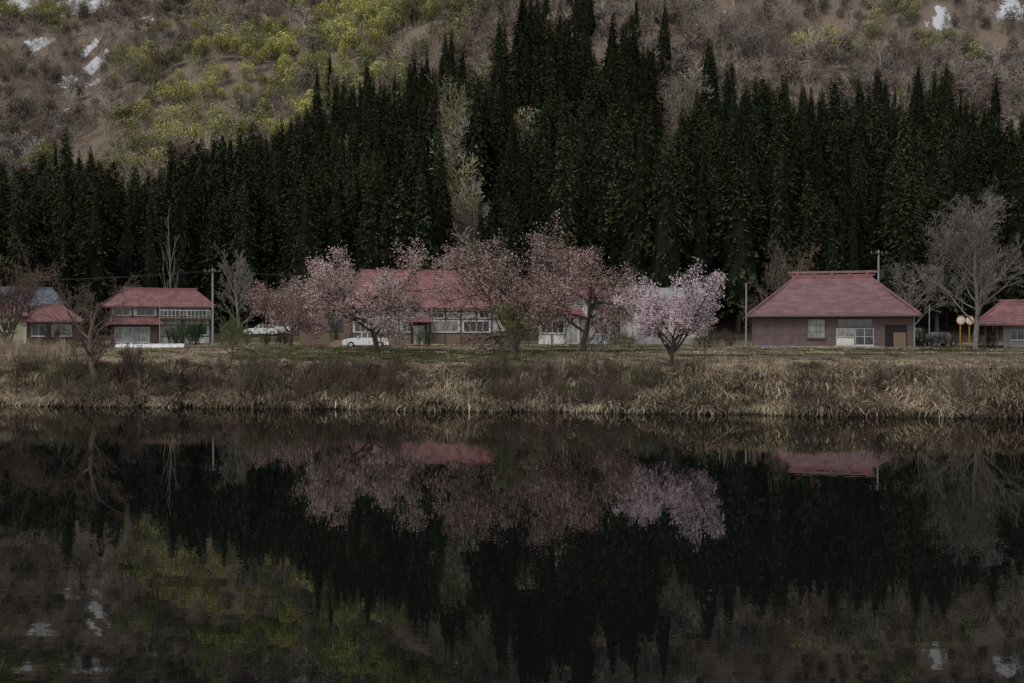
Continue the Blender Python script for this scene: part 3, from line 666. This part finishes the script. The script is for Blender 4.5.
# ------------------------------------------------ poles, mirrors, field things
def pole(px,D,topy,arms=2,r=.16,tr=False):
    x=(px-512)/F*D; zb=H(x,D); zt=CZ+(HY-topy)/F*D; e=empty('utility_pole',(x,D,zb)); h_=zt-zb
    mb=MB(); mb.cyl((0,0,-.3),(0,0,h_),r,r*.62,10); mb.obj('shaft',[M['pole']],e)
    c=MB()
    for i in range(arms):
        z=h_-.4-i*.75; c.box(-.9,.9,-.18,-.08,z-.05,z+.05,0)
        for q in(-.8,-.3,.3,.8): c.cyl((q,-.13,z+.05),(q,-.13,z+.25),.05,.035,6,1)
    if tr: c.cyl((.38,0,h_-3),(.38,0,h_-2.1),.26,.26,10,0)
    if arms or tr: c.obj('crossarms_insulators',[M['wire'],M['pole']],e)
    return (x,D,zt)
pA=pole(213,108,268,1,.13); pB=pole(746,98,283,0,.10); pC=pole(878,107,250,1,.13,True); pD=pole(929,112,305,0,.06); pE=pole(160,108,300,0,.06); pF=pole(567,104,262,0,.09)
mb=MB()
for a,b_ in((pC,(pC[0]+40,pC[1]+6,pC[2]+.3)),(pC,(pB[0],pB[1],pB[2])),(pA,(pA[0]-45,pA[1]+5,pA[2])),(pF,pA)):
    for dx in(-.7,.7):
        P0=Vector(a)+Vector((dx,0,-.3)); P1=Vector(b_)+Vector((dx*.3,0,-.3)); n=12; pr=P0
        for i in range(1,n+1):
            t=i/n; q=P0.lerp(P1,t); q.z-=4*t*(1-t)*.9; mb.cyl(pr,q,.012,.012,3); pr=q
mb.obj('overhead_wires',[M['wire']])
for px in(960,969):
    D=97; x=(px-512)/F*D; e=empty('traffic_mirror',(x,D,H(x,D))); mb=MB(); mb.cyl((0,0,-.2),(0,0,2.9),.05,.05,8); mb.obj('post',[M['orange']],e)
    mb=MB(); mb.cyl((0,-.06,2.6),(0,-.14,2.6),.42,.44,20,0); mb.cyl((0,-.141,2.6),(0,-.16,2.6),.36,.3,20,1); mb.box(-.3,.3,-.2,-.02,3.02,3.06,0); mb.obj('mirror_head',[M['orange'],M['mirror']],e)
# vinyl tunnel
D=92; x=(151-512)/F*D; mb=MB(); n=10; L_=3.1; segs=14
ringv=[]
for i in range(segs+1):
    xx=-L_+2*L_*i/segs; rr_=.45*(1 if i%2 else .93); ringv.append([(xx,-math.cos(math.pi*k/n)*rr_*1.1,math.sin(math.pi*k/n)*rr_) for k in range(n+1)])
for i in range(segs):
    for k in range(n): mb.add([ringv[i][k],ringv[i+1][k],ringv[i+1][k+1],ringv[i][k+1]],[(0,1,2,3)])
mb.add(ringv[0],[tuple(range(n+1))]); mb.add(ringv[-1],[tuple(range(n,-1,-1))])
o=mb.obj('vinyl_tunnel_cloche',[M['vinyl']]); o.location=(x,D,H(x,D)-.02); o.rotation_euler=(0,0,.05)
def heap(name,px,D,w,hh,m_):
    x=(px-512)/F*D; v=[];f=[];n=14
    for j in range(n+1):
        for i in range(n+1):
            a=i/n*2-1;b_=j/n*2-1; z=hh*max(0,1-a**4)*max(0,1-b_**4)*(1+.35*noise.noise(Vector((a*2.3+px,b_*2.3,1)))) ; v.append((a*w/2,b_*w*.35,z-.03))
    f=[(j*(n+1)+i,j*(n+1)+i+1,(j+1)*(n+1)+i+1,(j+1)*(n+1)+i) for j in range(n) for i in range(n)]
    o=mesh_obj(name,v,f,[M[m_]],smooth=True); o.location=(x,D,H(x,D))
heap('blue_tarp_heap',767,92,.9,.25,'blue'); heap('sheet_covered_heap',340,97,2.2,.7,'tan')
mb=MB(); rs=random.Random(9)
for i in range(46):
    D=rs.uniform(74,100); u=rs.uniform(240,740); x=(u-512)/F*D; z=H(x,D); hh=rs.uniform(.6,1.3); mb.cyl((x,D,z-.1),(x+rs.uniform(-.08,.08),D,z+hh),.025,.02,5)
mb.obj('garden_stakes',[M['tan']])
mb=MB()
for i in range(24):
    x=(600-512)/F*84+i*.75; z=H(x,84); mb.cyl((x,84,z-.1),(x,84,z+.8),.03,.025,6)
    if i<23:
        z2=H(x+.75,84)
        for q in(.45,.7): mb.cyl((x,84,z+q),(x+.75,84,z2+q),.015,.015,4)
mb.obj('field_fence',[M['bark_grey']])
# ------------------------------------------------ light, world, camera
w=bpy.data.worlds.new('World'); sc.world=w; w.use_nodes=True; nt=w.node_tree; bg=nt.nodes['Background']
sk=nt.nodes.new('ShaderNodeTexSky'); sk.sky_type='NISHITA'; sk.sun_disc=False
src=Vector((-.45,-.75,1.05)).normalized()
sk.sun_elevation=math.asin(src.z); sk.sun_rotation=math.atan2(src.x,src.y)
hs=nt.nodes.new('ShaderNodeHueSaturation'); hs.inputs['Saturation'].default_value=.2
nt.links.new(sk.outputs[0],hs.inputs['Color']); nt.links.new(hs.outputs[0],bg.inputs[0]); bg.inputs[1].default_value=.15
sl=bpy.data.lights.new('sun','SUN'); sl.energy=1.5; sl.angle=math.radians(25); sl.color=(1,.955,.90)
so=link(bpy.data.objects.new('sun',sl)); so.rotation_euler=src.to_track_quat('Z','Y').to_euler(); so.location=(0,0,60)
cam=bpy.data.cameras.new('camera'); cam.lens=35; cam.sensor_width=36; cam.clip_end=3000; cam.clip_start=.1
co=link(bpy.data.objects.new('camera',cam)); co.location=(0,0,CZ); co.rotation_euler=(math.radians(90)-math.atan(11.5/F),0,0)
sc.camera=co
sc.view_settings.view_transform='Standard'; sc.view_settings.look='None'; sc.view_settings.exposure=0
